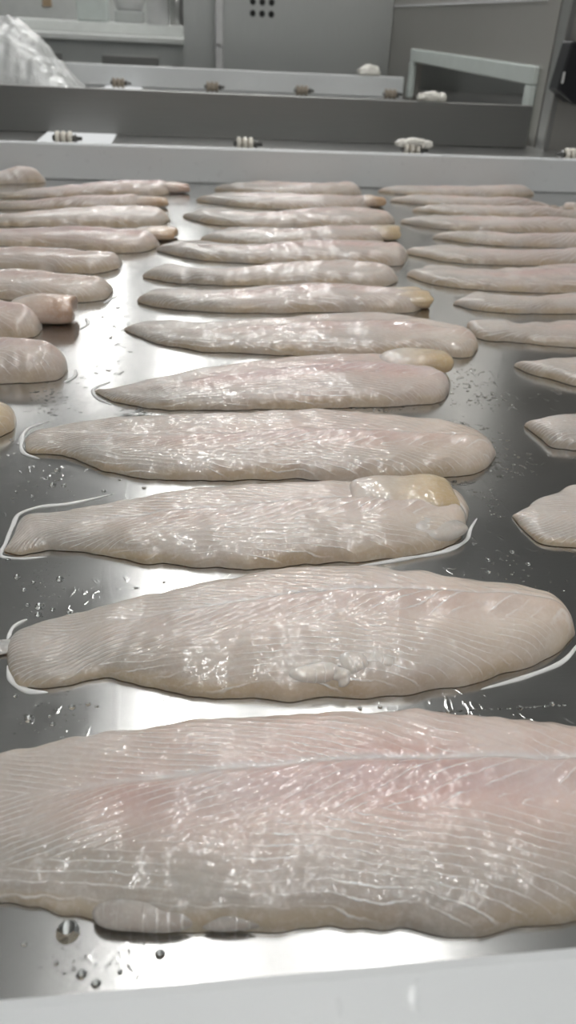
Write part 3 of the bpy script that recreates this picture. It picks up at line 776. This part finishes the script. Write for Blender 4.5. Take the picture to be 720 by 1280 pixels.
# key: (label, nu, nv, thickness, mid line, pink, yellow)
MID = 'fillet in the middle column, '
SPEC = {
 'M1': ('very large pinkish grey fish fillet filling the front, nearest to the near rail', 520, 210, 0.013, (0.56, 0.66, 0.70), 0.75, 0.12),
 'M2': ('large pale beige fish fillet with ragged belly edge, second from the near rail', 460, 170, 0.0135, (0.55, 0.68, 0.72), 0.30, 0.30),
 'M3': ('greyish fish fillet with a thick yellow nape end, third from the near rail', 420, 140, 0.012, (0.55, 0.62, 0.66), 0.25, 0.25),
 'M4': ('long fish fillet with rounded pale head end, fourth from the near rail', 400, 120, 0.013, (0.55, 0.52, 0.55), 0.45, 0.30),
 'M5': ('pinkish fish fillet with a yellow nape knob, fifth from the near rail', 320, 100, 0.013, (0.55, 0.60, 0.64), 0.75, 0.12),
 'M6': ('broad pale fish fillet touching the right column, sixth from the near rail', 300, 90, 0.014, (0.5, 0.55, 0.6), 0.40, 0.22),
 'M7': ('fish fillet with a square yellowish end, seventh from the near rail in the middle column', 220, 70, 0.0155, (0.5, 0.58, 0.62), 0.55, 0.15),
 'M8': ('short white fish fillet, eighth from the near rail in the middle column', 200, 60, 0.0155, (0.5, 0.55, 0.6), 0.20, 0.10),
 'M9': ('pale pink fish fillet, ninth from the near rail in the middle column', 200, 60, 0.0155, (0.5, 0.55, 0.6), 0.55, 0.12),
 'M10': ('narrow fish fillet with a yellowish knob, tenth from the near rail in the middle column', 160, 50, 0.0155, (0.5, 0.55, 0.6), 0.40, 0.12),
 'M11': ('fish fillet with pointed silvery tail, eleventh from the near rail in the middle column', 160, 50, 0.0155, (0.5, 0.55, 0.6), 0.35, 0.12),
 'M12': ('thin fish fillet with a tan knob, second from the far rail in the middle column', 150, 46, 0.0155, (0.5, 0.55, 0.6), 0.45, 0.12),
 'M13': ('pale fish fillet lying closest to the far rail in the middle column', 150, 46, 0.0155, (0.5, 0.55, 0.6), 0.30, 0.10),
 'L1': ('fish fillet of the left column showing only its small cream end, nearest of its column', 160, 60, 0.016, (0.5, 0.55, 0.6), 0.1, 0.9),
 'L2': ('thick pinkish white fish fillet with blunt end, second from the front in the left column', 220, 80, 0.022, (0.5, 0.55, 0.6), 0.55, 0.12),
 'L3': ('pink fish fillet with a folded fleshy end, third from the front in the left column', 220, 80, 0.020, (0.5, 0.55, 0.6), 0.75, 0.15),
 'L4': ('plump creamy fish fillet with rounded end, fourth from the front in the left column', 200, 64, 0.016, (0.5, 0.55, 0.6), 0.35, 0.22),
 'L5': ('pale greyish fish fillet, fifth from the front in the left column', 180, 56, 0.0155, (0.5, 0.55, 0.6), 0.30, 0.08),
 'L6': ('pink fish fillet with a brownish end, sixth from the front in the left column', 180, 56, 0.0155, (0.5, 0.55, 0.6), 0.85, 0.12),
 'L7': ('smooth white fish fillet, seventh from the front in the left column', 160, 50, 0.0155, (0.5, 0.55, 0.6), 0.15, 0.08),
 'L8': ('pinkish fish fillet with a tan end, eighth from the front in the left column', 150, 46, 0.0155, (0.5, 0.55, 0.6), 0.70, 0.12),
 'L9': ('pink fish fillet lying next to the far rail in the left column', 150, 46, 0.0155, (0.5, 0.55, 0.6), 0.85, 0.10),
 'L10': ('small whitish plastic film, built like a fillet, against the far rail at the left', 120, 40, 0.022, (0.5, 0.55, 0.6), 0.10, 0.0),  # fillet mesh standing in for a flat translucent film
 'R1': ('white streaky fish tail at the right edge, nearest in the right column', 260, 110, 0.011, (0.45, 0.5, 0.6), 0.30, 0.05),
 'R2': ('pinkish fish tail cut square at the right edge, second in the right column', 220, 90, 0.012, (0.5, 0.55, 0.6), 0.70, 0.05),
 'R3': ('whitish pointed fish tail, third from the front in the right column', 200, 80, 0.012, (0.5, 0.55, 0.6), 0.25, 0.10),
 'R4': ('fish fillet whose tail touches the broad middle fillet, fourth in the right column', 220, 70, 0.013, (0.5, 0.55, 0.6), 0.40, 0.20),
 'R5': ('white fish fillet with slender tail, fifth from the front in the right column', 200, 60, 0.0155, (0.5, 0.55, 0.6), 0.25, 0.10),
 'R6': ('long pinkish fish fillet with dark tail tip, sixth from the front in the right column', 200, 60, 0.0155, (0.5, 0.55, 0.6), 0.60, 0.12),
 'R7': ('pale fish fillet, seventh from the front in the right column', 170, 54, 0.0155, (0.5, 0.55, 0.6), 0.50, 0.12),
 'R8': ('short-looking pale pink fish fillet, eighth from the front in the right column', 160, 50, 0.0155, (0.5, 0.55, 0.6), 0.55, 0.08),
 'R9': ('long pale fish fillet, ninth from the front in the right column', 160, 50, 0.0155, (0.5, 0.55, 0.6), 0.45, 0.08),
 'R10': ('pale fish fillet, third from the far rail in the right column', 150, 46, 0.0155, (0.5, 0.55, 0.6), 0.40, 0.08),
 'R11': ('pink fish fillet, second from the far rail in the right column', 150, 46, 0.0155, (0.5, 0.55, 0.6), 0.60, 0.08),
 'R12': ('whitish fish fillet lying closest to the far rail in the right column', 150, 46, 0.0155, (0.5, 0.55, 0.6), 0.35, 0.08),
}
FO = {}
for n_, (k, sp) in enumerate(SPEC.items()):
    FO[k] = fillet(k, sp[0], sp[1], sp[2], sp[3], sp[4], sp[5], sp[6], seed=100 + 7 * n_,
                    tail_t=0.0035 if sp[1] > 250 else 0.006, belly=0.85 if k == 'M1' else 0.5, tailgrey=0.3 if k[0] == 'R' else 0.7)

# folded nape ends, flaps and tail slivers: parts of their fillet
CREAM = (0.63, 0.50, 0.32); TANC = (0.52, 0.37, 0.24); GREYF = (0.40, 0.39, 0.37); WHT = (0.60, 0.57, 0.53); PKF = (0.57, 0.42, 0.34)
lobe('nape_flap', FO['M3'], (0.121, 0.3765, 0.0), (0.036, 0.0185, 0.0078), -0.04, 11, CREAM, 0.9, 0, 'yellowish thick nape flap')
lobe('belly_tip', FO['M3'], (0.124, 0.347, 0.0), (0.025, 0.014, 0.0052), 0.25, 12, WHT, 0.3)
lobe('nape_flap', FO['M5'], (0.180, 0.582, 0.0), (0.030, 0.0165, 0.0085), 0.0, 13, CREAM, 0.4, 0, 'yellowish nape knob')
lobe('nape_flap', FO['M7'], (0.214, 0.756, 0.0), (0.026, 0.021, 0.0080), 0.0, 14, CREAM, 0.9, 0, 'square yellowish nape end')
lobe('nape_flap', FO['M10'], (0.250, 1.036, 0.0), (0.026, 0.016, 0.0085), 0.0, 15, CREAM, 0.4, 0, 'yellowish nape knob')
lobe('nape_flap', FO['M12'], (0.275, 1.245, 0.0), (0.026, 0.015, 0.0080), 0.0, 16, TANC, 0.4, 0, 'tan nape knob')
lobe('nape_flap', FO['L3'], (-0.128, 0.700, 0.0), (0.033, 0.019, 0.0115), 0.0, 17, (0.52, 0.37, 0.28), 0.9, 0, 'thick folded pinkish tan flap')
lobe('nape_flap', FO['L6'], (-0.040, 1.014, 0.0), (0.030, 0.017, 0.0070), 0.0, 18, TANC, 0.7, 0, 'brownish nape end')
lobe('nape_flap', FO['L8'], (-0.058, 1.206, 0.0), (0.032, 0.013, 0.0070), 0.0, 19, TANC, 0.4, 0, 'tan nape end')
lobe('nape_flap', FO['L9'], (-0.022, 1.322, 0.0), (0.028, 0.014, 0.0075), 0.0, 20, PKF, 0.5, 0, 'pinkish tan nape end')
for i, (x, y, z, a, b, hh, ro) in enumerate([(0.0590, 0.2350, 0.0015, 0.006, 0.0050, 0.0040, 0.9), (0.0640, 0.2390, 0.0030, 0.008, 0.0065, 0.0042, 0.3), (0.0745, 0.2395, 0.0030, 0.009, 0.0055, 0.0042, -0.15), (0.0880, 0.2400, 0.0025, 0.013, 0.0050, 0.0042, 0.12), (0.0490, 0.2355, 0.0020, 0.013, 0.0045, 0.0040, 0.08)]):
    lobe('belly_flap', FO['M2'], (x, y, z + 0.0012), (a, b, hh), ro, 30 + i, (0.70, 0.645, 0.59), 0, 0.5)
lobe('tail_sliver', FO['M2'], (-0.0885, 0.2665, 0.0), (0.012, 0.005, 0.0012), 0.1, 35, GREYF, 0)
for i, (x, y, a, b, hh) in enumerate([(-0.0125, 0.1440, 0.021, 0.0095, 0.0033), (0.0150, 0.1400, 0.018, 0.0072, 0.0026)]):
    lobe('belly_flap', FO['M1'], (x, y, 0.0), (a, b, hh), 0.05 * i, 40 + i, (0.42, 0.385, 0.35), 0, 0.4)

# ================================================================== water
def bead(path, w, h, label):
    """a rounded rim of water following a fillet edge"""
    P, u = resample(path, 60)
    T = np.gradient(P, axis=0); T /= np.linalg.norm(T, axis=1)[:, None]
    N = np.stack([-T[:, 1], T[:, 0]], 1)
    f = sines(int(abs(path[0][0]) * 1e5) % 977, 6, 0.01, 0.04)
    k = np.sqrt(np.clip(1 - np.abs(2 * u - 1) ** 3, 0.02, 1)) * (1 + 0.25 * f(P[:, 0], P[:, 1]))
    S = 9
    vs, fs = [], []
    for i in range(len(P)):
        for j in range(S):
            a = math.pi * j / (S - 1)
            off = N[i] * math.cos(a) * w * k[i]
            vs.append((P[i, 0] + off[0], P[i, 1] + off[1], 0.00005 + math.sin(a) * h * k[i]))
    for i in range(len(P) - 1):
        for j in range(S):
            j2 = (j + 1) % S
            fs.append((i * S + j, i * S + j2, (i + 1) * S + j2, (i + 1) * S + j))
    fs.append(tuple(range(S))); fs.append(tuple((len(P) - 1) * S + j for j in range(S))[::-1])
    o = mesh_obj('meniscus', vs, fs, M['milky'], None, True)
    tag(o, label, 'water', 'rims of water around the fillets')
BEADS = [
 ([(-0.0613, 0.2392), (-0.0694, 0.2406), (-0.0764, 0.2465), (-0.0804, 0.2563)], 0.0022, 'bright rim of water below the tail of the large beige fillet'),
 ([(-0.0834, 0.2726), (-0.0820, 0.2816), (-0.0772, 0.2863)], 0.0018, 'short rim of water above the tail of the large beige fillet'),
 ([(-0.0754, 0.3350), (-0.0887, 0.3342), (-0.0985, 0.3370), (-0.0982, 0.3477), (-0.0976, 0.3643), (-0.0959, 0.3768), (-0.0881, 0.3828), (-0.0711, 0.3860), (-0.0476, 0.3961)], 0.0020, 'bright rim of water around the tail of the third fillet'),
 ([(0.1588, 0.3613), (0.1514, 0.3501), (0.1467, 0.3408), (0.1329, 0.3307), (0.1096, 0.3246), (0.0788, 0.3180)], 0.0024, 'bright rim of water below the yellow nape end of the third fillet'),
 ([(-0.0965, 0.4944), (-0.1083, 0.4837), (-0.1100, 0.4642), (-0.1053, 0.4477), (-0.0949, 0.4401)], 0.0024, 'white rim of water around the tail of the fourth fillet'),
 ([(-0.0616, 0.5614), (-0.0729, 0.5466), (-0.0696, 0.5335), (-0.0573, 0.5190)], 0.0024, 'rim of water around the tail of the pinkish fifth fillet'),
 ([(0.1734, 0.2553), (0.1602, 0.2434), (0.1413, 0.2355), (0.1175, 0.2289)], 0.0020, 'rim of water below the head end of the large beige fillet'),
 ([(-0.0955, 0.5597), (-0.0890, 0.5720), (-0.0900, 0.5859)], 0.0026, 'small rim of water at the blunt end of the thick left fillet'),
 ([(-0.0971, 0.6769), (-0.0915, 0.6928), (-0.0948, 0.7081)], 0.0028, 'small rim of water at the folded end of the pink left fillet'),
 ([(-0.0829, 0.7536), (-0.0719, 0.7763)], 0.0026, 'small rim of water at the end of the plump creamy left fillet'),
]
for p, w, l in BEADS:
    bead(p, w * 0.58, 0.0009, l)

def dome_verts(r, h, n=14, rings=4):
    vs = [(0, 0, h)]
    for k in range(1, rings + 1):
        a = (math.pi / 2) * k / rings
        for i in range(n):
            t = 2 * math.pi * i / n
            vs.append((math.sin(a) * r * math.cos(t), math.sin(a) * r * math.sin(t), math.cos(a) * h))
    fs = [(0, 1 + i, 1 + (i + 1) % n) for i in range(n)]
    for k in range(rings - 1):
        b = 1 + k * n
        fs += [(b + i, b + n + i, b + n + (i + 1) % n, b + (i + 1) % n) for i in range(n)]
    fs.append(tuple(1 + (rings - 1) * n + i for i in range(n))[::-1])
    return vs, fs
_v, _f = dome_verts(1.0, 0.62)
drop_src = None
DROPS = [(-0.0665,0.3159,0.0020),(-0.0729,0.2953,0.0024),(-0.0727,0.2895,0.0016),(-0.0785,0.2968,0.0012),(-0.0823,0.3085,0.0012),(-0.0871,0.3189,0.0017),(-0.0666,0.2813,0.0015),(-0.0942,0.3334,0.0013),(-0.0787,0.3140,0.0012),(-0.0592,0.2898,0.0012),(-0.0667,0.2926,0.0012),(-0.0446,0.2318,0.0010),(-0.0507,0.2305,0.0014),(-0.0410,0.2303,0.0007),(-0.0570,0.2221,0.0010),(-0.0663,0.2253,0.0020),(-0.0588,0.2264,0.0007),(-0.0737,0.2382,0.0009),(-0.0410,0.1384,0.0037),(-0.0134,0.1293,0.0016),(-0.0356,0.1255,0.0016),(-0.0433,0.1294,0.0008),(-0.0313,0.1225,0.0014),(-0.0534,0.1359,0.0008),(-0.0248,0.1252,0.0008),(-0.0433,0.3379,0.0013),(-0.0296,0.3069,0.0010),(-0.0163,0.3106,0.0008),(-0.0826,0.4081,0.0020),(-0.0822,0.4254,0.0020),(-0.0865,0.4158,0.0015),(-0.0761,0.4070,0.0015),(-0.0299,0.4025,0.0014),(-0.0444,0.4125,0.0010),(-0.0526,0.3997,0.0014),(0.1673,0.3276,0.0013),(0.1720,0.3164,0.0013),(0.1518,0.3210,0.0013),(0.0644,0.2217,0.0010),(0.0727,0.2220,0.0010),(0.0804,0.2193,0.0010),(0.0873,0.2201,0.0010),(0.0932,0.2171,0.0010),(0.1000,0.2175,0.0010),(0.1078,0.2156,0.0010),(0.1123,0.2140,0.0010),(0.1306,0.2176,0.0011),(0.1449,0.2188,0.0011),(0.1483,0.3106,0.0013),(-0.1021,0.4006,0.0010),(-0.1167,0.4666,0.0011),(-0.0925,0.3958,0.0010)]
for x, y, r in DROPS:
    if drop_src is None:
        drop_src = mesh_obj('water_droplet', _v, _f, M['water'], None, True); o = drop_src
    else:
        o = drop_src.copy(); COL.objects.link(o)
    o.location = (x, y, 0.00004); o.scale = (r, r, r); o.rotation_euler = (0, 0, x * 70)
    if r > 0.0025:
        l = 'largest round water bubble on the steel, in front of the nearest fillet'
    elif y < 0.2:
        l = 'clear water droplet on the bright steel between the near rail and the nearest fillet'
    elif y < 0.245 and x < 0:
        l = 'clear water droplet on the steel between the two nearest fillets, at the left'
    elif y < 0.26:
        l = 'clear water droplet in the row behind the nearest fillet, at the right'
    elif x > 0.05:
        l = 'clear water droplet on the dark steel right of the yellow nape flap'
    elif y < 0.34:
        l = 'clear water droplet on the steel between the second and third fillets, at the left'
    else:
        l = 'clear water droplet on the steel between the third and fourth fillets, at the left'
    tag(o, l, 'droplet', 'water droplets on the steel table')

# fine spray and froth on the wet steel: nobody could count it
def spray():
    rnd = random.Random(5)
    vs, fs = [], []
    dv, df = dome_verts(1.0, 0.55, 7, 2)
    for x0, y0, x1, y1, n, rmin, rmax in SPRAY:
        for _ in range(n):
            x = x0 + (x1 - x0) * (rnd.random() + rnd.random()) / 2; y = y0 + (y1 - y0) * rnd.random()
            r = rmin + (rmax - rmin) * rnd.random() ** 2; ex = 1 + rnd.random() * 1.5
            b = len(vs)
            vs.extend((x + vx * r * ex, y + vy * r, 0.00003 + vz * r) for vx, vy, vz in dv)
            fs.extend(tuple(i + b for i in f) for f in df)
    o = mesh_obj('water_spray', vs, fs, M['spray'], None, True)
    tag(o, 'fine spray of water beads scattered over the wet steel table', 'water', None, 'stuff')
SPRAY = [(-0.0882,0.5730,-0.0479,0.7515,112,0.00036,0.00132),(-0.1200,0.5026,-0.0757,0.5730,84,0.0003,0.00108),(0.1749,0.4048,0.2219,0.4894,112,0.0003,0.0012),(0.1991,0.4968,0.2459,0.5549,56,0.0003,0.00096),(0.1228,0.3988,0.1837,0.4044,42,0.00024,0.00084),(0.1601,0.3596,0.1901,0.3942,42,0.00024,0.00072),(-0.0557,0.4989,-0.0234,0.5141,42,0.00036,0.0012),(0.0893,0.5041,0.1731,0.5180,56,0.00024,0.00084),(-0.0886,0.2837,-0.0597,0.3318,84,0.00012,0.00048),(-0.0759,0.2175,-0.0380,0.2404,70,0.00012,0.00042),(0.1308,0.2824,0.1924,0.3259,70,0.00018,0.0006),(0.0570,0.2175,0.1534,0.2181,91,0.00018,0.00066),(-0.1069,0.3792,-0.0617,0.4228,42,0.00018,0.0006),(-0.0511,0.1221,-0.0226,0.1357,42,0.00012,0.00042),(-0.1168,0.8600,-0.0072,1.0104,42,0.00036,0.00132),(0.1613,0.5111,0.2195,0.5715,49,0.00024,0.00096)]
spray()
